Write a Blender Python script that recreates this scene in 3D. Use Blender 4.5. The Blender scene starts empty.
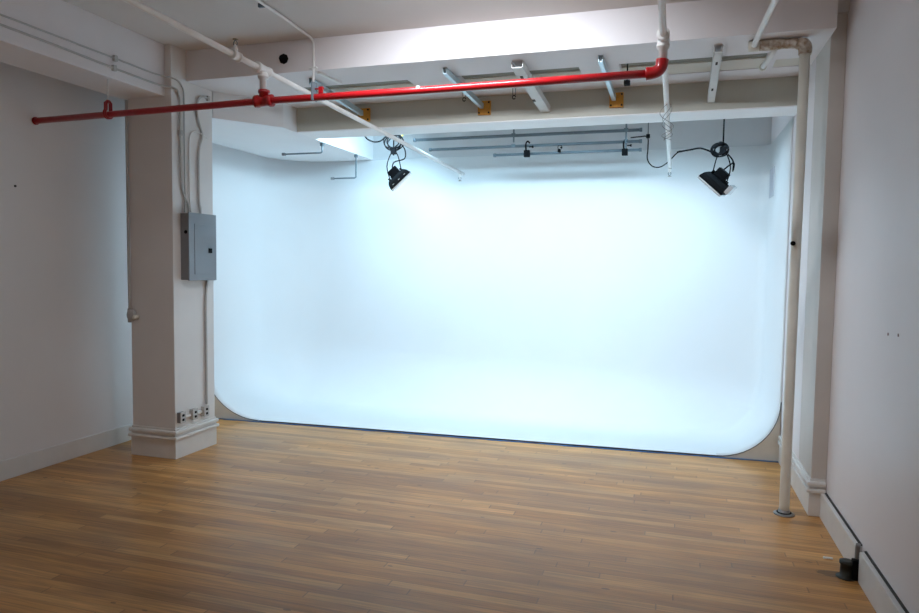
import bpy, bmesh, math, random
from mathutils import Vector, Matrix
C = bpy.context.scene
COL = C.collection
random.seed(7)

# ------------------------------------------------------------------ camera
cam_d = bpy.data.cameras.new('camera')
cam = bpy.data.objects.new('camera', cam_d); COL.objects.link(cam)
cam_d.sensor_fit = 'HORIZONTAL'; cam_d.sensor_width = 36.0
cam_d.lens = 36.0 * 676.63 / 919.0
cam_d.clip_start = 0.05
R_ = Vector((0.95413971, 0.29907847, 0.01301845))
U_ = Vector((-0.03032773, 0.0533069, 0.99811753))
F_ = Vector((-0.29782149, 0.95273839, -0.0599326))
m = Matrix((R_, U_, -F_)).transposed().to_4x4()
m.translation = Vector((0, 0, 1.5))
cam.matrix_world = m
C.camera = cam

# ------------------------------------------------------------------ exposure, world, lights
vs = C.view_settings
vs.view_transform = 'Standard'; vs.look = 'None'; vs.gamma = 1.0; vs.use_curve_mapping = False
vs.exposure = 0.32
C.cycles.max_bounces = 10; C.cycles.diffuse_bounces = 6
W = bpy.data.worlds.new('world'); C.world = W; W.use_nodes = True
W.node_tree.nodes['Background'].inputs[0].default_value = (0.6, 0.7, 0.8, 1)
W.node_tree.nodes['Background'].inputs[1].default_value = 0.02

def area(name, loc, target, sx, sy, power, col, spread=180):
    d = bpy.data.lights.new(name, 'AREA'); d.shape = 'RECTANGLE'; d.size = sx; d.size_y = sy
    d.energy = power; d.color = col; d.spread = math.radians(spread)
    o = bpy.data.objects.new(name, d); COL.objects.link(o); o.location = loc
    o.rotation_euler = (Vector(target) - Vector(loc)).to_track_quat('-Z', 'Y').to_euler()
    return o
# cool unseen wash lights added behind the second ceiling beam, above its bottom edge
COOL = (0.48, 0.79, 1.0)
area('unseen_wash', (-1.85, 5.80, 2.80), (-1.85, 6.95, 0.75), 4.6, 0.14, 36, COOL, 118)
area('unseen_wash', (-2.5, 5.86, 2.80), (-4.1, 6.35, 1.5), 0.9, 0.12, 16, COOL, 150)  # added to brighten the left end of the backdrop
# ceiling lamp of the front bay, just above the frame, and an added unseen fill light behind the camera
area('bay_lamp', (-1.15, 3.25, 3.065), (-1.15, 4.45, 2.0), 1.20, 0.14, 36, (0.86, 0.92, 1.0), 122)
area('rear_fill', (-1.0, -2.80, 1.7), (-1.0, 3.0, 1.3), 3.0, 1.4, 9, (1.0, 0.97, 0.93))

# ------------------------------------------------------------------ materials
MATS = {}
def mat(name, col, rough=0.6, metal=0.0, noise=0.0, nscale=6.0, bump=0.0, bscale=40.0, emit=None, estr=0.0, spec=0.5, coat=0.0, dirt=None):
    if name in MATS: return MATS[name]
    M = bpy.data.materials.new(name); M.use_nodes = True; nt = M.node_tree; b = nt.nodes['Principled BSDF']
    b.inputs['Base Color'].default_value = (*col, 1); b.inputs['Roughness'].default_value = rough
    b.inputs['Metallic'].default_value = metal; b.inputs['Specular IOR Level'].default_value = spec
    b.inputs['Coat Weight'].default_value = coat
    geo = nt.nodes.new('ShaderNodeNewGeometry')
    if noise > 0:
        n = nt.nodes.new('ShaderNodeTexNoise'); n.inputs['Scale'].default_value = nscale; n.inputs['Detail'].default_value = 4
        nt.links.new(geo.outputs['Position'], n.inputs['Vector'])
        r = nt.nodes.new('ShaderNodeMapRange'); r.inputs['From Min'].default_value = .3; r.inputs['From Max'].default_value = .7
        nt.links.new(n.outputs['Fac'], r.inputs['Value'])
        mx = nt.nodes.new('ShaderNodeMix'); mx.data_type = 'RGBA'
        d = dirt or tuple(c * (1 - noise) for c in col)
        mx.inputs['A'].default_value = (*col, 1); mx.inputs['B'].default_value = (*d, 1)
        nt.links.new(r.outputs['Result'], mx.inputs['Factor']); nt.links.new(mx.outputs['Result'], b.inputs['Base Color'])
    if bump > 0:
        n2 = nt.nodes.new('ShaderNodeTexNoise'); n2.inputs['Scale'].default_value = bscale; n2.inputs['Detail'].default_value = 3
        nt.links.new(geo.outputs['Position'], n2.inputs['Vector'])
        bp = nt.nodes.new('ShaderNodeBump'); bp.inputs['Strength'].default_value = bump; bp.inputs['Distance'].default_value = .01
        nt.links.new(n2.outputs['Fac'], bp.inputs['Height']); nt.links.new(bp.outputs['Normal'], b.inputs['Normal'])
    if emit:
        b.inputs['Emission Color'].default_value = (*emit, 1); b.inputs['Emission Strength'].default_value = estr
    MATS[name] = M
    return M

wall_m = mat('wall_paint', (.82, .785, .775), .5, noise=.05, nscale=1.3, bump=.12, bscale=9)
wallr_m = mat('right_wall_paint', (.86, .81, .82), .45, noise=.05, nscale=1.1, bump=.12, bscale=7)
ceil_m = mat('ceiling_paint', (.74, .71, .69), .7, noise=.06, nscale=1.5, bump=.12, bscale=6)
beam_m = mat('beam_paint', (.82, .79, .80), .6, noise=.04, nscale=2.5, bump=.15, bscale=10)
beam2_m = mat('second_beam_shaded', (.54, .54, .475), .6, noise=.08, nscale=2.5, bump=.15, bscale=10)  # grey holds the shade on the beam's front face
col_m = mat('column_paint', (.78, .75, .73), .45, noise=.05, nscale=3, bump=.1, bscale=12)
trim_m = mat('trim_paint', (.77, .74, .71), .4, noise=.08, nscale=6, bump=.08, bscale=25)
back_m = mat('back_plaster', (.74, .77, .80), .7, noise=.15, nscale=1.5)
cyc_m = mat('cyclorama_paint', (.86, .87, .88), .75, noise=.02, nscale=2)
cycend_m = mat('cyclorama_end_board', (.80, .76, .68), .6, noise=.1, nscale=9)
pipe_w = mat('white_pipe_paint', (.88, .87, .85), .35, noise=.08, nscale=14, bump=.05, bscale=60)
pipe_o = mat('offwhite_pipe_paint', (.78, .76, .68), .4, noise=.10, nscale=8)
pipe_r = mat('red_pipe_paint', (.38, .006, .010), .28, noise=.12, nscale=30, coat=.3)
conduit_m = mat('painted_conduit', (.52, .51, .50), .4, noise=.08, nscale=20)
galv = mat('galvanised_steel', (.17, .21, .24), .5, .3, noise=.15, nscale=30)
steel_b = mat('zinc_strut_steel', (.55, .68, .74), .35, .5, noise=.12, nscale=30)
rust_m = mat('flaking_rust', (.72, .68, .62), .8, noise=.5, nscale=34, bump=.8, bscale=60, dirt=(.36, .24, .14))
pad_m = mat('orange_board', (.72, .33, .035), .6, noise=.25, nscale=30)
black = mat('black_metal', (.004, .004, .005), .7, spec=.1)
blackr = mat('black_rubber', (.006, .006, .007), .8, spec=.1)
dark = mat('dark_gap', (.05, .045, .04), .8)
grey_panel = mat('grey_panel_enamel', (.27, .31, .35), .4, noise=.04, nscale=8)
grey_side = mat('grey_panel_side', (.22, .22, .23), .45)
plate_m = mat('outlet_plate', (.52, .51, .50), .4)
silver = mat('silver_reflector', (.75, .78, .80), .25, .6)
glass_e = mat('led_lamp_face', (.9, .95, 1), .3, emit=(.75, .9, 1.0), estr=3.0)
diff_e = mat('lamp_diffuser', (.9, .9, .9), .5, emit=(1, .97, .98), estr=2.0)
tape_m = mat('blue_tape', (.03, .16, .38), .5, noise=.7, nscale=7)
yellow = mat('yellow_tag', (.65, .5, .05), .5)
nail_m = mat('scuff_dark', (.06, .05, .05), .7)
patch_m = mat('grey_patch_tone', (.55, .56, .62), .6)

def floor_mat():
    M = bpy.data.materials.new('oak_strip_floor'); M.use_nodes = True; nt = M.node_tree; L = nt.links; N = nt.nodes
    b = N['Principled BSDF']; geo = N.new('ShaderNodeNewGeometry'); pos = geo.outputs['Position']
    def math_(op, a, bb=None):
        n = N.new('ShaderNodeMath'); n.operation = op
        for i, v in enumerate((a, bb)):
            if v is None: continue
            if isinstance(v, (int, float)): n.inputs[i].default_value = v
            else: L.new(v, n.inputs[i])
        return n.outputs[0]
    sep = N.new('ShaderNodeSeparateXYZ'); L.new(pos, sep.inputs[0])
    x, y = sep.outputs[0], sep.outputs[1]
    row = math_('FLOOR', math_('DIVIDE', y, .057))
    wn = N.new('ShaderNodeTexWhiteNoise'); wn.noise_dimensions = '1D'; L.new(row, wn.inputs['W'])
    xo = math_('ADD', math_('DIVIDE', x, 1.3), math_('MULTIPLY', wn.outputs['Value'], 7.3))
    seg = math_('FLOOR', xo)
    cv = N.new('ShaderNodeCombineXYZ'); L.new(row, cv.inputs[0]); L.new(seg, cv.inputs[1])
    wn2 = N.new('ShaderNodeTexWhiteNoise'); wn2.noise_dimensions = '2D'; L.new(cv.outputs[0], wn2.inputs['Vector'])
    ramp = N.new('ShaderNodeValToRGB'); L.new(wn2.outputs['Value'], ramp.inputs[0])
    e = ramp.color_ramp.elements
    e[0].position = 0; e[0].color = (.46, .215, .062, 1); e[1].position = 1; e[1].color = (.66, .350, .125, 1)
    k = e.new(.45); k.color = (.56, .274, .086, 1); k = e.new(.8); k.color = (.61, .308, .102, 1)
    # grain
    mp = N.new('ShaderNodeMapping'); mp.inputs['Scale'].default_value = (1.6, 34, 1); L.new(pos, mp.inputs['Vector'])
    gr = N.new('ShaderNodeTexNoise'); gr.inputs['Scale'].default_value = 2.2; gr.inputs['Detail'].default_value = 6; L.new(mp.outputs[0], gr.inputs['Vector'])
    m1 = N.new('ShaderNodeMix'); m1.data_type = 'RGBA'; m1.blend_type = 'MULTIPLY'; m1.inputs['Factor'].default_value = .6
    gr2 = N.new('ShaderNodeMapRange'); gr2.inputs['From Min'].default_value = .3; gr2.inputs['From Max'].default_value = .7
    gr2.inputs['To Min'].default_value = .60; gr2.inputs['To Max'].default_value = 1.3; L.new(gr.outputs['Fac'], gr2.inputs['Value'])
    L.new(ramp.outputs[0], m1.inputs['A']); L.new(gr2.outputs[0], m1.inputs['B'])
    # worn patches, stretched along the boards
    mp3 = N.new('ShaderNodeMapping'); mp3.inputs['Scale'].default_value = (.8, 2.4, 1); L.new(pos, mp3.inputs['Vector'])
    pn = N.new('ShaderNodeTexNoise'); pn.inputs['Scale'].default_value = 1.4; pn.inputs['Detail'].default_value = 3; L.new(mp3.outputs[0], pn.inputs['Vector'])
    pr = N.new('ShaderNodeMapRange'); pr.inputs['From Min'].default_value = .30; pr.inputs['From Max'].default_value = .65
    pr.inputs['To Min'].default_value = .72; pr.inputs['To Max'].default_value = 1.14; L.new(pn.outputs['Fac'], pr.inputs['Value'])
    m2 = N.new('ShaderNodeMix'); m2.data_type = 'RGBA'; m2.blend_type = 'MULTIPLY'; m2.inputs['Factor'].default_value = 1
    L.new(m1.outputs['Result'], m2.inputs['A']); L.new(pr.outputs[0], m2.inputs['B'])
    # seams between strips and at strip ends
    fy = math_('FRACT', math_('DIVIDE', y, .057)); sy = math_('LESS_THAN', fy, .045)
    fx = math_('FRACT', xo); sx = math_('LESS_THAN', fx, .005)
    seam = math_('MAXIMUM', sy, sx)
    # small dark knots / nail dents
    mpk = N.new('ShaderNodeMapping'); mpk.inputs['Scale'].default_value = (3.5, 9, 1); L.new(pos, mpk.inputs['Vector'])
    vo = N.new('ShaderNodeTexVoronoi'); vo.inputs['Scale'].default_value = 1.0; L.new(mpk.outputs[0], vo.inputs['Vector'])
    knot = math_('LESS_THAN', vo.outputs['Distance'], .07)
    # dark damp stain round the pipe stub by the right wall
    def stain(cx, cy, rx, ry, s):
        dx = math_('DIVIDE', math_('SUBTRACT', x, cx), rx); dy = math_('DIVIDE', math_('SUBTRACT', y, cy), ry)
        d = math_('ADD', math_('MULTIPLY', dx, dx), math_('MULTIPLY', dy, dy))
        w = math_('ADD', d, math_('MULTIPLY', math_('SUBTRACT', gr.outputs['Fac'], .5), 1.6))
        return math_('MULTIPLY', math_('LESS_THAN', w, 1), s)
    st = math_('MAXIMUM', stain(.82, 3.68, .085, .035, .6), stain(.80, 4.37, .09, .04, .3))
    dk = math_('MAXIMUM', math_('MAXIMUM', math_('MULTIPLY', seam, .40), math_('MULTIPLY', knot, .55)), st)
    m3 = N.new('ShaderNodeMix'); m3.data_type = 'RGBA'; L.new(dk, m3.inputs['Factor']); L.new(m2.outputs['Result'], m3.inputs['A'])
    m3.inputs['B'].default_value = (.05, .032, .018, 1)
    L.new(m3.outputs['Result'], b.inputs['Base Color'])
    rr = N.new('ShaderNodeMapRange'); rr.inputs['To Min'].default_value = .26; rr.inputs['To Max'].default_value = .46; L.new(pn.outputs['Fac'], rr.inputs['Value'])
    L.new(rr.outputs[0], b.inputs['Roughness'])
    b.inputs['Specular IOR Level'].default_value = .35
    bp = N.new('ShaderNodeBump'); bp.inputs['Strength'].default_value = .25; bp.inputs['Distance'].default_value = .004
    L.new(math_('SUBTRACT', math_('MULTIPLY', gr.outputs['Fac'], .5), seam), bp.inputs['Height']); L.new(bp.outputs['Normal'], b.inputs['Normal'])
    return M
floor_m = floor_mat()

# ------------------------------------------------------------------ helpers
class MB:
    """collects shapes in room coordinates; build() links them as one mesh object"""
    def __init__(s): s.bm = bmesh.new()
    def box(s, x0, x1, y0, y1, z0, z1, bev=0.0):
        r = bmesh.ops.create_cube(s.bm, size=1); v = r['verts']
        bmesh.ops.scale(s.bm, vec=(abs(x1 - x0), abs(y1 - y0), abs(z1 - z0)), verts=v)
        bmesh.ops.translate(s.bm, vec=((x0 + x1) / 2, (y0 + y1) / 2, (z0 + z1) / 2), verts=v)
        if bev:
            e = list({e for w in v for e in w.link_edges})
            bmesh.ops.bevel(s.bm, geom=e, offset=bev, segments=2, affect='EDGES', profile=.6)
        return s
    def obox(s, mtx, sx, sy, sz, bev=0.0):
        r = bmesh.ops.create_cube(s.bm, size=1); v = r['verts']
        bmesh.ops.scale(s.bm, vec=(sx, sy, sz), verts=v)
        if bev:
            e = list({e for w in v for e in w.link_edges})
            out = bmesh.ops.bevel(s.bm, geom=e, offset=bev, segments=2, affect='EDGES', profile=.6)
            v = list({w for f in out['faces'] for w in f.verts} | {w for w in v if w.is_valid})
        bmesh.ops.transform(s.bm, matrix=mtx, verts=v)
        return s
    def rings(s, rings, caps=True):
        vr = [[s.bm.verts.new(p) for p in ring] for ring in rings]; n = len(vr[0])
        for a, b in zip(vr, vr[1:]):
            for i in range(n):
                f = s.bm.faces.new((a[i], a[(i + 1) % n], b[(i + 1) % n], b[i])); f.smooth = True
        if caps:
            s.bm.faces.new(vr[0][::-1]); s.bm.faces.new(vr[-1])
        return s
    def tube(s, pts, r, n=12, smooth=0):
        P = [Vector(p) for p in pts]
        if smooth:
            Q = []
            for i in range(len(P) - 1):
                p0 = P[max(i - 1, 0)]; p1 = P[i]; p2 = P[i + 1]; p3 = P[min(i + 2, len(P) - 1)]
                for k in range(smooth):
                    t = k / smooth
                    Q.append(.5 * ((2 * p1) + (-p0 + p2) * t + (2 * p0 - 5 * p1 + 4 * p2 - p3) * t * t + (-p0 + 3 * p1 - 3 * p2 + p3) * t ** 3))
            Q.append(P[-1])
            if isinstance(r, (list, tuple)):
                r = [r[min(int(j / smooth), len(P) - 1)] * (1 - (j / smooth) % 1) + r[min(int(j / smooth) + 1, len(P) - 1)] * ((j / smooth) % 1) for j in range(len(Q))]
            P = Q
        up = None; rs = []
        for i, p in enumerate(P):
            t = (P[min(i + 1, len(P) - 1)] - P[max(i - 1, 0)]).normalized()
            if up is None:
                up = t.orthogonal().normalized()
            else:
                up = (up - t * up.dot(t)).normalized()
            sd = t.cross(up); rr = r[i] if isinstance(r, (list, tuple)) else r
            rs.append([p + (up * math.cos(a) + sd * math.sin(a)) * rr for a in (2 * math.pi * k / n for k in range(n))])
        return s.rings(rs)
    def cyl(s, p0, p1, prof, n=20):
        """lathe along p0->p1; prof = [(t along in metres, radius)]"""
        p0 = Vector(p0); t = (Vector(p1) - p0).normalized(); up = t.orthogonal().normalized(); sd = t.cross(up)
        return s.rings([[p0 + t * d + (up * math.cos(a) + sd * math.sin(a)) * r for a in (2 * math.pi * k / n for k in range(n))] for d, r in prof])
    def poly_prism(s, pts, dvec):
        a = [s.bm.verts.new(p) for p in pts]; b = [s.bm.verts.new(Vector(p) + Vector(dvec)) for p in pts]; n = len(a)
        s.bm.faces.new(a[::-1]); s.bm.faces.new(b)
        for i in range(n): s.bm.faces.new((a[i], a[(i + 1) % n], b[(i + 1) % n], b[i]))
        return s
    def build(s, name, material, parent=None, label=None):
        bmesh.ops.recalc_face_normals(s.bm, faces=s.bm.faces[:])
        xs = [v.co for v in s.bm.verts]
        lo = Vector([min(c[i] for c in xs) for i in range(3)]); hi = Vector([max(c[i] for c in xs) for i in range(3)])
        org = Vector(((lo.x + hi.x) / 2, (lo.y + hi.y) / 2, lo.z))
        bmesh.ops.translate(s.bm, vec=-org, verts=s.bm.verts[:])
        me = bpy.data.meshes.new(name); s.bm.to_mesh(me); s.bm.free(); me.materials.append(material)
        o = bpy.data.objects.new(name, me); COL.objects.link(o)
        if parent is not None:
            o.parent = parent; o.location = org - world_loc(parent)
        else: o.location = org
        o['_w'] = list(org)
        if label: o['label'] = label
        return o
def world_loc(o):
    return Vector(o['_w'])
def thing(name, label, cat, loc, group=None):
    o = bpy.data.objects.new(name, None); COL.objects.link(o); o.location = loc; o['_w'] = list(loc)
    o.empty_display_size = .05
    o['label'] = label; o['category'] = cat
    if group: o['group'] = group
    return o
def tag(o, label, cat, group=None):
    o['label'] = label; o['category'] = cat
    if group: o['group'] = group
    return o
def struct(name, mb, m):
    o = mb.build(name, m); o['kind'] = 'structure'; return o

# ------------------------------------------------------------------ room shell
XL, XR, XP = -4.316, .935, .850
YR, YB = -3.0, 7.0
ZC, ZS, ZG = 3.10, 2.876, 2.665
struct('floor', MB().box(XL - .2, XR + .2, YR - .2, YB + .2, -.12, 0), floor_m)
struct('ceiling', MB().box(XL - .2, XR + .2, YR - .2, 4.50, ZC, ZC + .15).box(XL - .2, XR + .2, 4.50, YB + .2, 3.0, ZC + .15), ceil_m)
struct('wall_left', MB().box(XL - .2, XL, YR - .2, YB + .2, 0, ZC), wall_m)
struct('wall_right', MB().box(XR, XR + .2, YR - .2, YB + .2, 0, ZC), wallr_m)
struct('wall_rear', MB().box(XL, XR, YR - .2, YR, 0, ZC), wall_m)
struct('wall_back', MB().box(XL, XR, YB, YB + .2, 0, 3.0), back_m)
# long beam over the column, running front to back
struct('ceiling_beam', MB().box(-4.016, -3.624, YR, 4.208, 2.726, ZC, .006), beam_m)
# front cross beam with its coffered soffit (three shallow pockets)
fb = MB().box(-3.624, XP, 4.373, 4.50, ZS, ZC)
fb.box(-4.316, -3.624, 4.675, 4.77, ZS, 3.0)
fb.box(-3.583, XP, 4.50, 4.77, ZS, 3.0).box(-3.624, XP, 5.12, 5.38, ZS, 3.0)
for a, b in ((-3.6, -2.9), (-1.92, -1.56), (-.655, -.385), (.56, .61), (.81, XP)): fb.box(a, b, 4.77, 5.12, ZS, 3.0)
fb.box(.61, .81, 4.77, 4.93, ZS, 3.0)
struct('ceiling_beam', fb, beam_m)
pk = MB()
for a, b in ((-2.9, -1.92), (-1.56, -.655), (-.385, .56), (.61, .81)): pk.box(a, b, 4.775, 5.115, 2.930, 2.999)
struct('ceiling_tone_panel', pk, mat('pocket_shade', (.26, .25, .21), .8))  # recess shade of the pockets put into a dark colour
pk = MB()
for a, b in ((-2.9, -1.92), (-1.56, -.655), (-.385, .56), (.61, .81)): pk.poly_prism([(a, 5.035, 2.922), (b, 5.035, 2.922), (b, 5.118, 2.880), (a, 5.118, 2.880)], (0, 0, .008))
struct('ceiling_tone_panel', pk, mat('cream_bounce_board', (.80, .79, .72), .6))  # boards added at the pocket backs, sloped to catch floor bounce
# second beam and the bulkhead along the left
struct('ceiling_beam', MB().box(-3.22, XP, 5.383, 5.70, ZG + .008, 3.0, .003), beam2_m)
struct('ceiling_tone_panel', MB().box(-3.22, XP, 5.387, 5.70, ZG, ZG + .008), mat('lit_soffit_white', (.90, .90, .90), .6))  # thin slab added under the beam, its lit underside put into the white
struct('ceiling_bulkhead', MB().poly_prism([(XL, 4.69, ZG), (-3.568, 4.69, ZG), (-3.22, 5.16, ZG), (-3.22, YB, ZG), (XL, YB, ZG)], (0, 0, .335)), mat('bulkhead_paint', (.86, .87, .88), .6, noise=.03, nscale=3))
# far right wall, furred out flush with the pilaster
struct('wall_right_back', MB().box(.850, XR, 4.95, YB, 0, 3.0), wallr_m)
struct('baseboard_left', MB().box(XL, XL + .018, YR, 5.44, 0, .135, .004), trim_m)
def bbr(y0, y1):
    struct('baseboard_right', MB().box(XR - .032, XR, y0, y1, 0, .150, .004), trim_m)
    struct('baseboard_gap_right', MB().box(XR - .010, XR, y0, y1, .150, .157), dark)  # dark strip standing in for the gap's shade along the baseboard top
bbr(3.70, 4.52); bbr(YR, 3.62)
struct('baseboard_rear', MB().box(XL, XR, YR, YR + .018, 0, .135, .004), trim_m)
def plinth(x0, x1, y0, y1, name='plinth', parent=None, struct_=False):
    p = MB()
    for z0, z1, e, bv in ((0, .150, .010, .004), (.146, .172, .027, .010), (.172, .186, .008, .002), (.186, .216, .024, .011), (.212, .232, .006, .003)):
        p.box(x0 - e, x1 + e, y0 - e, y1 + e, z0, z1, bv)
    return p
# far right moulded baseboard
bp_ = MB()
for z0, z1, e in ((0, .150, .010), (.150, .172, .022), (.172, .186, .006), (.186, .212, .018), (.212, .232, .004)):
    bp_.box(.850 - e, .860, 4.985, 5.72, z0, z1, .003)
struct('baseboard_right_back', bp_, trim_m)

# ------------------------------------------------------------------ columns
t = thing('column', 'square painted column standing at left, with grey electrical panel on its side', 'column', (-3.795, 4.44, 0))
MB().box(-3.965, -3.568, 4.208, 4.675, .232, 2.876, .004).box(-3.965, -3.568, 4.208, 4.373, 2.876, 3.10).build('shaft', col_m, t)
plinth(-3.965, -3.568, 4.208, 4.675).build('plinth', trim_m, t, 'moulded cream plinth')
t = thing('pilaster', 'narrow painted pilaster on the right wall with moulded foot', 'pilaster', (.88, 4.75, 0))
MB().box(.850, XR, 4.529, 4.95, .232, 3.0, .004).build('shaft', mat('pilaster_paint', (.62, .58, .54), .5, noise=.08, nscale=4), t)
q = MB()
for z0, z1, e, bv in ((0, .150, .010, .004), (.146, .172, .027, .010), (.172, .186, .008, .002), (.186, .216, .024, .011), (.212, .232, .006, .003)):
    q.box(.850 - e, XR - .001, 4.529 - e, 4.985, z0, z1, bv)
q.build('plinth', trim_m, t)

# ------------------------------------------------------------------ cyclorama
t = thing('cyclorama', 'large white curved studio backdrop filling the back of the room', 'backdrop', (-1.7, 6.2, 0))
CL, CR, CB, CT = XL + .004, .846, YB - .012, ZG - .001
RL, RR, RC, RCR = .60, .46, .55, .10   # floor fillet left and right, corner radius
YF0, YF1 = 5.46, 5.74       # front edge, left and right
def ypath(x): return YF0 + (YF1 - YF0) * (x - XL) / (XP - XL)
def rloc(x): return RL + (RR - RL) * min(1, max(0, (x - CL - RC) / (CR - CL - 2 * RC)))
NP = 14
def prof(j, R):
    if j < 3: return 0.0, (CT, 2.0, 1.3)[j]
    a = math.pi / 2 * (j - 3) / NP
    return R * (1 - math.cos(a)), R - R * math.sin(a) + .012
rows = []
for j in range(NP + 4):
    dl, zl = prof(j, RL); dr, zr = prof(j, RR); row = [(CL + dl, ypath(CL + dl), zl)]
    NS = 10; kl = max(RC, dl); kr = max(RCR, dr)
    for k in range(1, NS): row.append((CL + dl, ypath(CL) + (CB - kl - ypath(CL)) * k / NS, zl))
    rc = max(RC - dl, .0)
    for k in range(9):
        a = math.pi / 2 * k / 8; row.append((CL + kl - rc * math.cos(a), CB - kl + rc * math.sin(a), zl))
    for k in range(1, 20):
        x = CL + kl + (CR - CL - kl - kr) * k / 20; d, z = prof(j, rloc(x)); row.append((x, CB - d, z))
    rc = max(RCR - dr, .0)
    for k in range(9):
        a = math.pi / 2 * k / 8; row.append((CR - kr + rc * math.sin(a), CB - kr + rc * math.cos(a), zr))
    for k in range(NS - 1, 0, -1): row.append((CR - dr, ypath(CR) + (CB - kr - ypath(CR)) * k / NS, zr))
    row.append((CR - dr, ypath(CR - dr), zr))
    rows.append(row)
s = MB(); V = [[s.bm.verts.new(p) for p in r] for r in rows]
for a, b in zip(V, V[1:]):
    for i in range(len(a) - 1):
        f = s.bm.faces.new((a[i], a[i + 1], b[i + 1], b[i])); f.smooth = True
f = s.bm.faces.new(V[-1]); f.smooth = False
bmesh.ops.remove_doubles(s.bm, verts=s.bm.verts[:], dist=.0005)
bmesh.ops.triangulate(s.bm, faces=[f for f in s.bm.faces if len(f.verts) > 4])
bmesh.ops.recalc_face_normals(s.bm, faces=s.bm.faces[:])
cy = s.build('sweep', cyc_m, t)
so = cy.modifiers.new('thick', 'SOLIDIFY'); so.thickness = .002; so.offset = -1
for x0, sg, R in ((CL, 1, RL), (CR, -1, RR)):
    pr_ = [prof(j, R) for j in range(3, NP + 4)]
    pts = [(x0, 0.0)] + [(x0 + sg * d, z - .008) for d, z in pr_] + [(x0 + sg * R, 0.0)]
    P3 = [(x, ypath(x) + .004, max(z, 0)) for x, z in pts]
    MB().poly_prism(P3, (0, .03, 0)).build('end_board', cycend_m, t, 'beige end board under the curve')
    MB().tube([(x0 + sg * d, ypath(x0 + sg * d) + .002, z - .003) for d, z in pr_], .0035, 8).build('edge_strip', mat('dark_edge', (.12, .13, .14), .6), t, 'dark edge strip')
# tape along its foot
s = MB(); n = 40
for k in range(n):
    xa = CL + (CR - CL) * k / n; xb = CL + (CR - CL) * (k + 1) / n
    w0 = .026 + .012 * random.random()
    s.poly_prism([(xa, ypath(xa) - w0, .0), (xb, ypath(xb) - w0, .0), (xb, ypath(xb) - .001, .0), (xa, ypath(xa) - .001, .0)], (0, 0, .003))
s.build('floor_tape', tape_m)
tag(bpy.data.objects['floor_tape'], 'thin dark blue tape line on the floor along the backdrop foot', 'tape')

# ------------------------------------------------------------------ ceiling light of the front bay (above the frame)
t = thing('ceiling_light', 'long white ceiling light over the front bay', 'lamp', (-1.15, 3.25, 3.08))
MB().box(-1.80, -.50, 3.12, 3.38, 3.09, 3.10, .003).build('housing', pipe_w, t)
MB().box(-1.76, -.54, 3.15, 3.35, 3.078, 3.09, .003).build('diffuser', diff_e, t)

# ------------------------------------------------------------------ sprinkler piping
YS = 3.72
def fitting(p, ax, r, L, m_, name, parent, label=None):
    p = Vector(p); a = Vector(ax).normalized()
    return MB().cyl(p - a * L / 2, p + a * L / 2, [(0, r * .9), (0, r * 1.12), (L * .18, r * 1.12), (L * .2, r), (L * .8, r), (L * .82, r * 1.12), (L, r * 1.12), (L, r * .9)]).build(name, m_, parent, label)
TW = (-2.456, YS, 2.509); TQ = (-.085, YS, 2.514)
A0 = (-4.316, YS, 2.481)
t = thing('red_sprinkler_pipe', 'glossy red sprinkler pipe running across the room under the ceiling', 'pipe', (-2.2, YS, 2.5))
MB().tube([A0, (-3.4, YS, 2.495), TW, (-1.3, YS, 2.508), (-.15, YS, 2.513)], .0215, 20).build('pipe', pipe_r, t)
fitting(TW, (1, 0, 0), .034, .12, pipe_r, 'tee', t)
MB().cyl(TW, (TW[0], YS, 2.6), [(0, .03), (.045, .03), (.047, .036), (.066, .036), (.066, .02)]).build('tee_neck', pipe_r, t)
el = [(-.16, YS, 2.513), (-.125, YS, 2.515), (-.10, YS, 2.525), (-.085, YS, 2.545), (-.08, YS, 2.58)]
MB().tube(el, [.034, .031, .031, .031, .033], 20, 4).build('elbow', pipe_r, t)
MB().cyl(A0, (-4.2, YS, 2.483), [(0, .027), (.012, .027), (.012, .0225)]).build('wall_collar', pipe_r, t)
# chipped white nick on the red pipe
MB().cyl((-1.44, YS - .013, 2.522), (-1.405, YS - .013, 2.522), [(0, .003), (.01, .009), (.018, .0095), (.026, .004)], 10).build('paint_chip', pipe_w, t, 'pale chip in the red paint')

def hanger(x, z, ztop, label, rodm, clevis_m):
    t = thing('pipe_hanger', label, 'hanger', (x, YS, z))
    MB().tube([(x, YS, z + .075), (x, YS, ztop)], .005, 8).build('rod', rodm, t)
    pts = [(x, YS + .032 * math.sin(a), z + .032 * -math.cos(a)) for a in (math.radians(k) for k in range(-140, 141, 20))]
    pts = [(x, YS, z + .085)] + [(x, YS - .02, z + .07)] + pts + [(x, YS + .02, z + .07), (x, YS, z + .085)]
    s = MB()
    for dx in (-.008, .008): s.tube([(p[0] + dx, p[1], p[2]) for p in pts], .0065, 8)
    s.build('clevis', clevis_m, t)
    MB().cyl((x, YS, z + .07), (x, YS, z + .1), [(0, .011), (.02, .011), (.02, .006)], 6).build('nut', clevis_m, t)
hanger(-3.67, 2.497, 2.726, 'red clevis pipe hanger on a thin rod under the left beam', pipe_w, pipe_r)
# second hanger: beam clamp on the front beam soffit
t = thing('pipe_hanger', 'small red pipe clamp just right of the white conduit drop', 'hanger', (-2.09, YS, 2.53))
MB().box(-2.112, -2.098, YS - .028, YS + .028, 2.49, 2.60, .003).build('clamp_bar', galv, t, 'bare grey clamp bar')
MB().box(-2.075, -2.045, YS - .006, YS + .006, 2.53, 2.572, .004).build('clamp_ear', pipe_r, t)
MB().tube([(-2.10, YS, 2.56), (-2.04, YS, 2.56)], .006, 8).build('bolt', pipe_r, t)

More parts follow.
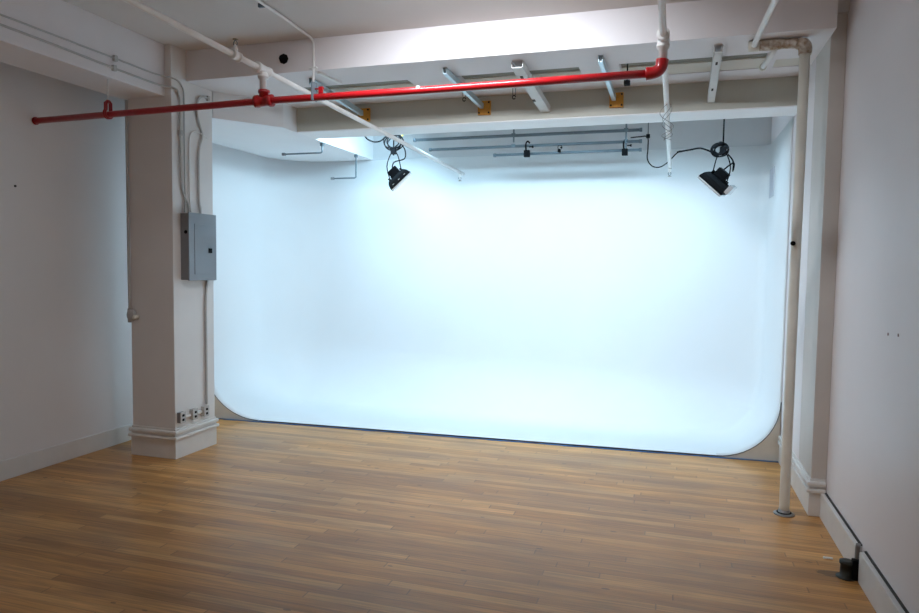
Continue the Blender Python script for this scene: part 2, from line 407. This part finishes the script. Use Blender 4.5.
def branch(TX, A, B, label):
    A = Vector(A); B = Vector(B); d = (B - A) / (B.y - A.y)
    P = lambda y: A + d * (y - A.y)
    t = thing('white_sprinkler_pipe', label, 'pipe', P(3.0))
    s = MB(); s.tube([P(-3.0 + 3.9), P(2), P(3), A, P(4.6), P(5.4), B], .0175, 16); s.build('pipe', pipe_w, t)
    fitting(A, d, .029, .115, pipe_w, 'tee', t)
    MB().cyl((TX, YS, A.z - .01), (TX, YS, 2.5), [(0, .02), (.018, .031), (.045, .031), (.047, .021), (A.z - .01 - 2.575, .021)]).build('riser', pipe_w, t)
    MB().cyl((TX, YS, A.z - .035), (TX, YS, 2.5), [(0, .028), (0, .033), (.014, .033), (.014, .028)]).build('riser_collar', pipe_w, t)
    return t, P
tw, PW = branch(-2.462, (-2.462, YS, 2.700), (-2.105, 6.80, 2.456), 'white sprinkler branch pipe left of centre, running front to back over the red pipe')
tq, PQ = branch(-.078, (-.078, YS, 2.689), (-.047, 6.75, 2.443), 'white sprinkler branch pipe joined to the right end of the red pipe')
def head(p, up, parent_label, white=True):
    p = Vector(p); z = 1 if up else -1
    t = thing('sprinkler_head', parent_label, 'sprinkler', p)
    m_ = pipe_w if white else galv
    MB().cyl(p, p + Vector((0, 0, z)), [(0, .015), (.02, .015), (.022, .011), (.034, .011), (.036, .007), (.04, .007)], 14).build('body', m_, t)
    s = MB()
    for sg in (-1, 1): s.tube([p + Vector((sg * .008, 0, z * .036)), p + Vector((sg * .013, 0, z * .05)), p + Vector((0, 0, z * .070))], .003, 6, 3)
    s.build('yoke', galv, t)
    MB().cyl(p + Vector((0, 0, z * .070)), p + Vector((0, 0, z * .08)), [(0, .005), (0, .016), (.003, .016), (.003, .004)], 14).build('deflector', mat('dull_brass', (.25, .2, .12), .5, .6), t)
h = PW(3.48)
fitting(h, (0, 1, -.08), .026, .07, pipe_w, 'head_tee', tw)
head(h + Vector((0, 0, .022)), True, 'upright sprinkler head on the white pipe near the left column')
h = PW(6.72); head(h + Vector((0, 0, -.015)), False, 'small sprinkler head at the far end of the left white pipe')
h = PQ(6.68); head(h + Vector((0, 0, -.015)), False, 'small sprinkler head at the far end of the right white pipe')
# thin wires wound round the right branch
s = MB()
for k, (dx, ph) in enumerate(((.03, 0), (.045, 1.5), (-.035, 2.4))):
    pts = []
    for i in range(15):
        a = i / 14; y = 4.75 + .9 * a; c = PQ(y)
        pts.append(c + Vector((dx * math.cos(3.2 * a * math.pi + ph), 0, -.020 - .02 * math.sin(a * math.pi) * (1 + .4 * k))))
    s.tube(pts, .002, 6, 2)
tag(s.build('hanging_wire', mat('grey_wire', (.25, .24, .23), .6), None), 'thin grey wires looped round the right white sprinkler pipe', 'wire')

# ------------------------------------------------------------------ front beam fittings
t = thing('beam_plug', 'black round plug on the white front beam face', 'plug', (-2.72, 4.373, 2.95))
MB().cyl((-2.72, 4.373, 2.975), (-2.72, 4.2, 2.975), [(0, .034), (.012, .034), (.016, .028), (.03, .024), (.032, .012)], 8).build('cap', black, t)
MB().cyl((-2.72, 4.373, 2.975), (-2.72, 4.2, 2.975), [(0, .037), (.006, .037), (.006, .03)], 8).build('rim', blackr, t)
t = thing('ceiling_conduit', 'thin white conduit crossing the ceiling and dropping down the front beam', 'conduit', (-2.46, 4.3, 2.8))
MB().tube([(-2.43, 1.2, 3.088), (-2.44, 3.6, 3.088), (-2.465, 4.2, 3.088), (-2.47, 4.32, 3.085), (-2.472, 4.355, 3.06), (-2.472, 4.36, 3.0), (-2.47, 4.36, 2.90), (-2.475, 4.36, 2.79)], .009, 12, 5).build('tube', pipe_w, t)
MB().box(-2.485, -2.445, 3.70, 3.72, 3.075, 3.10, .003).build('strap', galv, t)
MB().box(-2.50, -2.445, 4.349, 4.373, 2.885, 2.897, .003).build('strap', pipe_w, t)
s = MB().poly_prism([(-2.475, 4.42, 2.863), (-2.445, 4.42, 2.863), (-2.425, 4.70, 2.863), (-2.455, 4.70, 2.863)], (0, 0, .013))
tag(s.build('soffit_batten', pipe_w), 'short white batten under the front beam behind the conduit drop', 'batten')

# steel struts and white channels bridging the coffer
def strut(xa, xb, label):
    t = thing('steel_strut', label, 'strut', (xa, 4.9, 2.79), 'steel struts between the two beams')
    s = MB(); w = .014
    for dx in (-w, w - .004): s.poly_prism([(xa + dx, 4.54, 2.836), (xa + dx + .004, 4.54, 2.836), (xb + dx + .004, 5.355, 2.775), (xb + dx, 5.355, 2.775)], (0, 0, .04))
    s.poly_prism([(xa - w, 4.54, 2.833), (xa + w, 4.54, 2.833), (xb + w, 5.355, 2.772), (xb - w, 5.355, 2.772)], (0, 0, .004))
    s.build('channel', steel_b, t)
    MB().box(xb - .035, xb + .07, 5.358, 5.383, 2.725, 2.835, .003).build('backing_board', pad_m, t, 'orange brown backing board')
    for dx, dz in ((-.022, .014), (.058, .014), (.058, .095)): MB().cyl((xb + dx, 5.358, 2.725 + dz), (xb + dx, 5.34, 2.725 + dz), [(0, .008), (.008, .008), (.008, .003)], 6).build('bolt', black, t, 'dark bolt head')
strut(-2.60, -2.573, 'steel strut with orange board beside the left white pipe')
strut(-1.549, -1.507, 'middle steel strut with orange board, left of the white channel')
strut(-.484, -.461, 'steel strut with orange board nearest the red elbow')
def channel(xa, xb, w, label):
    t = thing('white_channel', label, 'channel', (xa, 4.9, 2.78), 'white channels between the two beams')
    s = MB(); h = .045; z0 = 2.829; z1 = 2.722
    s.poly_prism([(xa - w, 4.52, z0), (xa + w, 4.52, z0), (xb + w, 5.375, z1), (xb - w, 5.375, z1)], (0, 0, .005))
    for dx in (-w, w - .005): s.poly_prism([(xa + dx, 4.52, z0), (xa + dx + .005, 4.52, z0), (xb + dx + .005, 5.375, z1), (xb + dx, 5.375, z1)], (0, 0, h))
    s.build('channel', mat('white_channel_paint', (.72, .72, .70), .45, noise=.08, nscale=10), t)
    for y in (4.66, 5.1): MB().box(xa - w * .25, xa + w * .25, y, y + .045, z0 - .007 - .1251 * (y - 4.52), z0 - .1251 * (y - 4.52) + .001, .001).build('slot', dark, t, 'dark slot')
    for y in (5.25,): MB().cyl((xa, y, z0 + .004 - .1251 * (y - 4.52)), (xa, y, 2.876), [(0, .007), (.043 + .1251 * (y - 4.52), .007)], 8).build('hanging_bolt', galv, t)
channel(-1.031, -.991, .040, 'wide white channel left of the red elbow, midway between two struts')
channel(.232, .236, .026, 'white slotted channel right of the red elbow')
t = thing('beam_clamp', 'small black clamp on the soffit beside the red elbow', 'clamp', (-.336, 4.9, 2.77))
MB().box(-.357, -.315, 4.885, 4.925, 2.765, 2.80, .005).build('jaw', black, t)
MB().tube([(-.336, 4.905, 2.80), (-.336, 4.905, 2.96)], .005, 8).build('screw', black, t)
def hook(x, y, label):
    t = thing('ceiling_hook', label, 'hook', (x, y, 2.80))
    s = MB()
    for dx in (-.012, .012): s.tube([(x + dx, y, 2.876), (x + dx * .8, y, 2.82)], .003, 6)
    s.build('prongs', galv, t)
    s = MB(); s.tube([(x + .012 * math.cos(a), y, 2.808 + .014 * math.sin(a)) for a in (2 * math.pi * k / 12 for k in range(12))], .004, 6)
    s.build('ring', black, t)
hook(-1.206, 5.2, 'small dark ring hook under the soffit left of the wide white channel')
hook(-1.60, 5.17, 'small dark ring hook under the soffit behind the middle strut')

# ------------------------------------------------------------------ left beam and column conduits
XC = -3.568
def cond(pts, r, label, straps=(), m_=conduit_m, sm=5):
    t = thing('conduit', label, 'conduit', pts[len(pts) // 2])
    MB().tube(pts, r, 10, sm).build('tube', m_, t)
    for p in straps: MB().box(p[0] - .013, p[0] + .013, p[1] - .013, p[1] + .013, p[2] - .02, p[2] + .02, .003).build('coupling', m_, t)
    return t
xb = -3.615
cond([(xb, 1.0, 2.866), (xb, 2.9, 2.865), (xb, 3.73, 2.862), (xb, 4.10, 2.86), (XC + .012, 4.235, 2.855), (XC + .012, 4.31, 2.82), (XC + .012, 4.33, 2.74), (XC + .012, 4.33, 2.4), (XC + .012, 4.33, 1.99), (XC + .012, 4.325, 1.879)], .006, 'upper thin conduit along the left beam, bending down the column to the panel', [(xb, 3.73, 2.862)])
cond([(xb, 1.0, 2.812), (xb, 2.9, 2.81), (xb, 3.71, 2.795), (xb, 4.10, 2.79), (XC + .012, 4.235, 2.785), (XC + .012, 4.27, 2.75), (XC + .012, 4.285, 2.68), (XC + .012, 4.285, 2.3), (XC + .012, 4.30, 2.05), (XC + .012, 4.36, 1.95), (XC + .012, 4.375, 1.879)], .0075, 'lower conduit along the left beam, bending down the column edge to the panel', [(XC + .013, 4.285, 2.47), (xb, 3.72, 2.795)])
cond([(XC + .012, 4.60, 2.80), (XC + .012, 4.545, 2.80), (XC + .012, 4.49, 2.76), (XC + .012, 4.475, 2.66), (XC + .012, 4.50, 2.58), (XC + .012, 4.535, 2.50), (XC + .012, 4.50, 2.40), (XC + .012, 4.49, 2.30), (XC + .012, 4.49, 2.0), (XC + .012, 4.505, 1.93), (XC + .012, 4.51, 1.879)], .009, 'wavy conduit on the column side above the grey panel', [(XC + .013, 4.61, 2.80)])
cond([(XC + .010, 4.60, 2.49), (XC + .010, 4.50, 2.51), (XC + .010, 4.42, 2.50), (XC + .010, 4.39, 2.44), (XC + .010, 4.385, 2.3), (XC + .010, 4.385, 2.0), (XC + .010, 4.40, 1.879)], .007, 'white painted conduit arching across the column side', m_=pipe_w)
cond([(XC + .012, 4.58, 1.36), (XC + .012, 4.560, 1.2), (XC + .012, 4.560, .8), (XC + .012, 4.560, .5), (XC + .012, 4.560, .36)], .010, 'straight conduit running from the grey panel down to the outlets')
cond([(-3.968, 4.196, 2.715), (-3.968, 4.196, 2.3), (-3.968, 4.196, 1.9), (-3.968, 4.196, 1.5), (-3.965, 4.196, 1.12)], .011, 'vertical conduit down the left edge of the column to a small box')
t = thing('junction_box', 'small round junction box low on the left edge of the column', 'electrical box', (-4.0, 4.22, 1.03))
MB().cyl((-3.945, 4.208, 1.09), (-3.970, 4.1, 1.09), [(0, .044), (.024, .044), (.030, .040), (.032, .015)], 16).build('box', conduit_m, t)
MB().cyl((-3.900, 4.208, 1.075), (-3.925, 4.1, 1.075), [(0, .018), (.03, .018), (.04, .014), (.042, .008)], 12).build('knob', pipe_o, t)
MB().box(-4.0, -3.965, 4.205, 4.26, 1.03, 1.14, .006).build('side_body', conduit_m, t)

# electrical panel
t = thing('electrical_panel', 'grey metal breaker panel mounted on the side of the left column', 'electrical panel', (XC + .05, 4.41, 1.37))
MB().box(XC, XC + .072, 4.29, 4.60, 1.366, 1.872, .003).build('box', grey_side, t)
MB().box(XC + .072, XC + .082, 4.284, 4.606, 1.360, 1.878, .003).build('cover', grey_panel, t)
d = MB().box(XC + .082, XC + .0855, 4.345, 4.565, 1.41, 1.795, .0012).build('door', grey_panel, t)
MB().box(XC + .0855, XC + .090, 4.505, 4.545, 1.575, 1.612, .002).build('latch', black, d, 'black latch')
MB().cyl((XC + .05, 4.29, 1.73), (XC + .05, 4.2, 1.73), [(0, .014), (.004, .014), (.005, .008)], 14).build('knockout', black, t, 'black knockout plug')
# outlets joined by short raceways
ys = (4.255, 4.395, 4.53)
wh = ('nearest', 'middle', 'farthest')
for k, y in enumerate(ys):
    z = (.315, .312, .309)[k]
    t = thing('power_outlet', ('leftmost dark power outlet at the column corner', 'middle of the three power outlets low on the column', 'rightmost power outlet low on the column under the conduit')[k], 'outlet', (XC, y, z - .055), 'power outlets low on the column')
    MB().box(XC, XC + .032, y - .028, y + .028, z - .040, z + .040, .004).build('box', plate_m if k else grey_side, t)
    MB().box(XC + .032, XC + .036, y - .030, y + .030, z - .043, z + .043, .002).build('faceplate', plate_m, t)
    for dz in (-.018, .016): MB().box(XC + .036, XC + .038, y - .010, y + .010, z + dz - .009, z + dz + .009, .003).build('socket', blackr, t, 'dark socket')
t = thing('raceway', 'white painted raceway linking the three outlets on the column', 'raceway', (XC, 4.42, .30))
for y0, y1 in ((4.286, 4.364), (4.426, 4.499)): MB().box(XC, XC + .02, y0, y1, .300, .322, .003).build('cover', pipe_w, t)

# ------------------------------------------------------------------ right side piping
t = thing('vertical_pipe', 'tall off-white standpipe from floor to ceiling beside the right wall', 'pipe', (.704, 4.50, 0))
MB().tube([(.704, 4.50, .004), (.704, 4.50, .06), (.706, 4.50, 1.4), (.712, 4.50, 2.78)], .029, 20).build('pipe', pipe_o, t)
MB().cyl((.704, 4.50, 0), (.704, 4.50, 1), [(0, .060), (.006, .060), (.010, .050), (.011, .034), (.03, .033)], 28).build('floor_flange', mat('worn_flange', (.28, .27, .26), .4, .6), t, 'round worn metal floor flange')
MB().cyl((.704, 4.50, .011), (.704, 4.50, 1), [(0, .043), (.004, .043), (.004, .03)], 20).build('dark_ring', black, t)
MB().cyl((.690, 4.475, 1.66), (.66, 4.40, 1.66), [(0, .010), (.008, .014), (.018, .014), (.02, .006)], 12).build('knob', black, t, 'small black knob')
# rusted run
t = thing('rusty_pipe', 'corroded horizontal pipe fitting with flaking rust at the top of the standpipe', 'pipe', (.57, 4.50, 2.80))
MB().tube([(.712, 4.50, 2.775), (.712, 4.50, 2.81), (.702, 4.50, 2.832), (.67, 4.50, 2.843)], [.037, .037, .037, .034], 18, 4).build('elbow', rust_m, t)
MB().tube([(.67, 4.50, 2.843), (.60, 4.50, 2.845), (.55, 4.50, 2.845), (.46, 4.50, 2.845)], [.030, .028, .033, .030], 18, 3).build('pipe', rust_m, t)
MB().cyl((.40, 4.50, 2.845), (.48, 4.50, 2.845), [(0, .02), (.0, .03), (.02, .033), (.055, .033), (.06, .028)], 18).build('end_fitting', pipe_o, t)
t = thing('white_ceiling_pipe', 'thin white pipe coming forward from the rusty fitting at upper right', 'pipe', (.44, 3.7, 2.83))
MB().tube([(.43, 4.48, 2.843), (.437, 4.1, 2.836), (.445, 3.7, 2.824), (.452, 2.8, 2.80)], .0165, 14).build('pipe', pipe_w, t)
t = thing('short_branch_pipe', 'short white capped pipe going back from the rusty fitting', 'pipe', (.54, 4.75, 2.84))
MB().tube([(.56, 4.53, 2.842), (.55, 4.75, 2.842), (.535, 4.96, 2.842)], .0165, 14).build('pipe', pipe_w, t)
MB().cyl((.535, 4.95, 2.842), (.535, 5.1, 2.842), [(0, .022), (.03, .024), (.03, .012)], 14).build('cap', pipe_o, t)
# pipe stub in the gap of the baseboard
t = thing('pipe_stub', 'cut black pipe stub on the floor in the baseboard gap at right', 'pipe', (.865, 3.70, 0))
MB().cyl((.862, 3.66, 0), (.862, 3.66, 1), [(0, .046), (.005, .046), (.007, .030), (.065, .028), (.068, .033), (.083, .033), (.085, .02)], 20).build('stub', mat('blackened_iron', (.03, .03, .022), .5, .3, noise=.4, nscale=30), t)
MB().box(.88, .916, 3.625, 3.665, .0, .10, .006).build('bracket', black, t)
MB().tube([(.905, 3.66, .0), (.905, 3.66, .12), (.905, 3.65, .175)], .011, 10, 3).build('riser', mat('dirty_grey', (.22, .20, .19), .6), t, 'dirty grey riser')
tag(MB().box(.80, .845, 3.86, 3.875, 0, .008, .002).build('paper_scrap', pipe_w), 'tiny white scrap on the floor by the black pipe stub', 'scrap')

# small marks
tag(MB().cyl((XL, 3.554, 2.007), (XL + .1, 3.554, 2.007), [(0, .008), (.005, .008), (.008, .004)], 10).build('wall_nail', nail_m), 'single dark nail in the left wall', 'nail')
for y, z, lab in ((3.46, 1.219, 'left one of two tiny wall anchors in the right wall'), (3.318, 1.228, 'right one of two tiny wall anchors in the right wall')):
    tag(MB().cyl((XR, y, z), (XR - .1, y, z), [(0, .007), (.003, .007), (.004, .003)], 8).build('wall_anchor', mat('pinkish_anchor', (.5, .38, .38), .6)), lab, 'anchor')
tag(MB().box(CR - .009, CR - .0005, 6.62, 6.88, 2.16, 2.42, .003).build('grey_patch', patch_m), 'faint grey rectangular patch high on the right side of the backdrop', 'plate')  # thin dull grey rectangle on the backdrop's right side

# ------------------------------------------------------------------ pipe grid at the back
def rail(x0, x1, y, z, r, label):
    t = thing('grid_pipe', label, 'pipe', ((x0 + x1) / 2, y, z), 'horizontal steel pipes above the backdrop')
    MB().tube([(x0, y, z), ((x0 + x1) / 2, y, z), (x1, y, z)], r, 12).build('pipe', galv, t)
    for x in (x0, x1): MB().cyl((x - .012, y, z), (x + .1, y, z), [(0, r * .8), (0, r + .004), (.024, r + .004), (.024, r)], 12).build('end_cap', galv, t)
rail(-2.53, -.31, 6.5, 2.768, .015, 'topmost steel grid pipe above the backdrop')
rail(-2.36, -.31, 6.5, 2.665, .014, 'middle steel grid pipe above the backdrop')
rail(-1.69, -.31, 6.5, 2.587, .013, 'lowest and shortest steel grid pipe above the backdrop')
def drop(x, label, z0=2.60):
    t = thing('grid_hanger', label, 'hanger', (x, 6.47, z0), 'hangers of the grid pipes')
    MB().box(x - .008, x + .008, 6.484, 6.49, z0, 2.96, .002).build('strap', galv, t)
    MB().tube([(x, 6.48, 2.96), (x, 6.48, 3.0)], .01, 8).build('rod', galv, t)
    for z in (2.768, 2.665):
        MB().box(x - .02, x + .02, 6.468, 6.478, z - .018, z + .018, .003).build('clamp', galv, t)
drop(-1.50, 'steel hanger strap holding the grid pipes left of the black clamps', 2.70)
drop(-.44, 'steel hanger strap at the right end of the grid pipes')
def blackclamp(x, z, s, label):
    t = thing('lamp_clamp', label, 'clamp', (x, 6.45, z - .04 * s), 'black clamps on the grid pipes')
    MB().box(x - .028 * s, x + .028 * s, 6.43, 6.475, z - .035 * s, z + .03 * s, .006).build('body', black, t)
    MB().tube([(x - .01, 6.455, z + .03 * s), (x - .015, 6.465, z + .09 * s), (x, 6.48, z + .12 * s), (x + .02, 6.47, z + .10 * s)], .008 * s, 8, 3).build('hook', blackr, t)
    MB().cyl((x + .02 * s, 6.45, z + .06 * s), (x + .1, 6.45, z + .06 * s), [(0, .006), (.03 * s, .006), (.03 * s, .012), (.042 * s, .012), (.042 * s, .004)], 8).build('wing_screw', black, t)
blackclamp(-1.36, 2.585, 1.0, 'left black lamp clamp hanging from the grid pipes')
blackclamp(-.445, 2.565, .95, 'right black lamp clamp hanging under the end of the grid pipes')
blackclamp(-1.05, 2.60, .45, 'small black clip between the two larger clamps on the grid pipe')
t = thing('loop_cable', 'dark cable hanging in a loop below the end of the grid pipes', 'cable', (-.2, 6.5, 2.45))
MB().tube([(-.40, 6.5, 2.70), (-.32, 6.5, 2.705), (-.25, 6.5, 2.70), (-.243, 6.5, 2.60), (-.245, 6.5, 2.50), (-.20, 6.5, 2.435), (-.13, 6.5, 2.425), (-.06, 6.5, 2.47), (.0, 6.5, 2.535), (.04, 6.5, 2.56)], .0055, 8, 5).build('cord', blackr, t)
MB().box(-.262, -.228, 6.485, 6.515, 2.69, 2.725, .005).build('plug', black, t)
MB().tube([(-.245, 6.5, 2.725), (-.245, 6.5, 3.0)], .004, 6).build('tie', galv, t)
# cable across from the grid to the right flood lamp
t = thing('trailing_cable', 'dark cable running along the backdrop top to the right flood lamp', 'cable', (0, 6.3, 2.55))
MB().tube([(.04, 6.5, 2.56), (.02, 6.35, 2.53), (.12, 6.1, 2.505), (.20, 6.02, 2.50), (.29, 6.0, 2.46)], .007, 8, 5).build('cord', blackr, t)
# L-shaped drop pipes on the left
def lpipe(x, y, zt, zb, xe, label):
    t = thing('angled_conduit', label, 'conduit', (x, y, zb), 'angled conduits on the left bulkhead')
    MB().tube([(x, y, zt), (x, y, zb + .03), (x, y, zb + .008), (x - .02, y, zb), (x - .05, y, zb), (xe, y, zb)], .008, 8, 3).build('tube', galv, t)
    MB().box(xe - .03, xe + .005, y - .014, y + .014, zb - .013, zb + .013, .004).build('end_box', grey_side, t, 'dark end')
    MB().box(x - .016, x + .016, y - .016, y + .016, zt - .03, zt, .004).build('foot', galv, t)
lpipe(-3.254, 5.9, 2.665, 2.572, -3.66, 'nearer angled conduit dropping from the left bulkhead')
lpipe(-3.236, 6.6, 2.665, 2.42, -3.50, 'farther angled conduit behind the left flood lamp')

# ------------------------------------------------------------------ flood lamps
def flood(c, nrm, side, label, hang_top, coil_c, endcap=False, power=2, w=.24, h=.20):
    c = Vector(c); n = Vector(nrm).normalized(); sd = Vector(side); sd = (sd - n * sd.dot(n)).normalized(); up = n.cross(sd)
    M = Matrix((sd, up, n)).transposed().to_4x4(); M.translation = c
    def T(x, y, z): return M @ Vector((x, y, z))
    def bx(s, x, y, z, sx, sy, sz, b=.004): s.obox(M @ Matrix.Translation((x, y, z)), sx, sy, sz, b); return s
    t = thing('flood_lamp', label, 'lamp', c, 'black flood lamps aimed at the backdrop')
    # tapered housing
    s = MB(); s.rings([[T(x * k, y * k, z) for x, y in ((-w / 2, -h / 2), (w / 2, -h / 2), (w / 2, h / 2), (-w / 2, h / 2))] for z, k in ((-.045, .72), (-.02, .9), (.015, 1.0), (.03, 1.0))])
    for f in s.bm.faces: f.smooth = False
    s.build('housing', black, t)
    s = MB()
    for k in range(7): bx(s, -w * .3 + w * .1 * k, 0, -.052, .007, h * .5, .02, .001)
    s.build('cooling_fins', blackr, t)
    area('flood_beam', T(0, 0, .05), T(0, 0, 1), w * .8, h * .8, power, COOL, 170)
    bx(MB(), w * .02, 0, -.080, w * .42, h * .42, .075, .006).build('driver_box', black, t)
    s = MB()
    bx(s, -w / 2 + .008, 0, .038, .018, h, .018, .003); bx(s, w / 2 - .008, 0, .038, .018, h, .018, .003)
    bx(s, 0, -h / 2 + .008, .038, w, .018, .018, .003); bx(s, 0, h / 2 - .008, .038, w, .018, .018, .003)
    s.build('bezel', silver, t, 'silver front rim')
    bx(MB(), 0, 0, .036, w - .036, h - .036, .006, .001).build('lamp_face', glass_e, t, 'lit lamp face')
    for x in (-.07, 0, .07): bx(MB(), x, h / 2 + .001, .004, .018, .003, .006, .001).build('vent', silver, t, 'pale vent slot')
    if endcap: bx(MB(), -w / 2 - .012, 0, -.035, .035, h * .8, .075, .003).build('end_plate', silver, t, 'pale silver end plate')
    # yoke
    a = T(-w * .30, 0, -.05); b = T(w * .30, 0, -.05); top = c + Vector((0, 0, .17)) - n * .08
    MB().tube([a, a + (top - c) * .55, top + (a - c) * .35, top + (b - c) * .35, b + (top - c) * .55, b], .005, 8, 4).build('yoke', black, t)
    for p in (a, b): MB().cyl(p - sd * .01, p + sd * .02, [(0, .008), (0, .02), (.02, .02), (.02, .008)], 10).build('tilt_knob', black, t)
    MB().tube([top + Vector((0, 0, -.01)), (top.x, top.y, hang_top)], .0065, 8).build('hanging_rod', black, t)
    MB().obox(Matrix.Translation(top + Vector((0, 0, .03))), .05, .035, .06, .006).build('clamp', black, t)
    MB().tube([T(w * .1, .02, -.12), T(w * .1, .0, -.16) + Vector((.05, 0, .02)), coil_c + Vector((.09, -.02, -.16)), coil_c + Vector((.09, -.01, -.08)), coil_c + Vector((.05, 0, -.02))], .006, 8, 6).build('power_lead', blackr, t)
    return t
def coil(c, R, n, label, sq=.9, seed=1):
    rnd = random.Random(seed); c = Vector(c); t = thing('cable_coil', label, 'cable', c)
    pts = []
    for k in range(n * 14):
        a = 2 * math.pi * k / 14; rr = R * (.80 + .22 * math.sin(k * .37 + seed) + .06 * rnd.random())
        pts.append(c + Vector((rr * math.cos(a), .018 * math.sin(k * .21) + .012 * rnd.random(), rr * sq * math.sin(a))))
    MB().tube(pts, .0058, 6, 2).build('cord', blackr, t)
    MB().box(c.x - R * .15, c.x + R * .2, c.y - .03, c.y + .03, c.z + R * sq * .72, c.z + R * sq * 1.1, .004).build('tie', black, t)
    return t
flood((-2.49, 6.0, 2.315), (.62, .30, -.72), (.70, .15, .62), 'left black flood lamp hanging in front of the backdrop', 3.0, Vector((-2.52, 6.0, 2.66)))
coil((-2.54, 5.97, 2.655), .095, 5, 'tangle of black cable above the left flood lamp', .8, 3)
flood((.318, 6.0, 2.212), (-.62, .25, -.70), (-.66, .10, .72), 'right black flood lamp hanging in front of the backdrop', 3.0, Vector((.36, 6.0, 2.46)), True, 2)
coil((.345, 5.97, 2.475), .066, 6, 'round coil of black cable above the right flood lamp', .85, 5)
t = thing('slack_cable', 'slack black cable leading left from the left flood lamp', 'cable', (-2.75, 6.0, 2.68))
MB().tube([(-2.86, 6.0, 2.745), (-2.82, 6.0, 2.70), (-2.75, 6.0, 2.672), (-2.68, 6.0, 2.68), (-2.63, 6.0, 2.72)], .007, 8, 5).build('cord', blackr, t)
MB().tube([(-2.86, 6.0, 2.74), (-2.87, 6.0, 2.85), (-2.86, 6.0, 3.0)], .004, 8, 3).build('tail', blackr, t)
t = thing('yellow_tag', 'small yellow tag on the cables above the left flood lamp', 'tag', (-2.43, 5.95, 2.70))
MB().obox(Matrix.Translation((-2.43, 5.94, 2.73)) @ Matrix.Rotation(.3, 4, 'Y'), .014, .006, .06, .002).build('strip', yellow, t)
MB().tube([(-2.43, 5.945, 2.75), (-2.40, 5.96, 2.80), (-2.41, 5.97, 2.84)], .009, 8, 3).build('clip', black, t)

for o in bpy.data.objects:
    if '_w' in o: del o['_w']
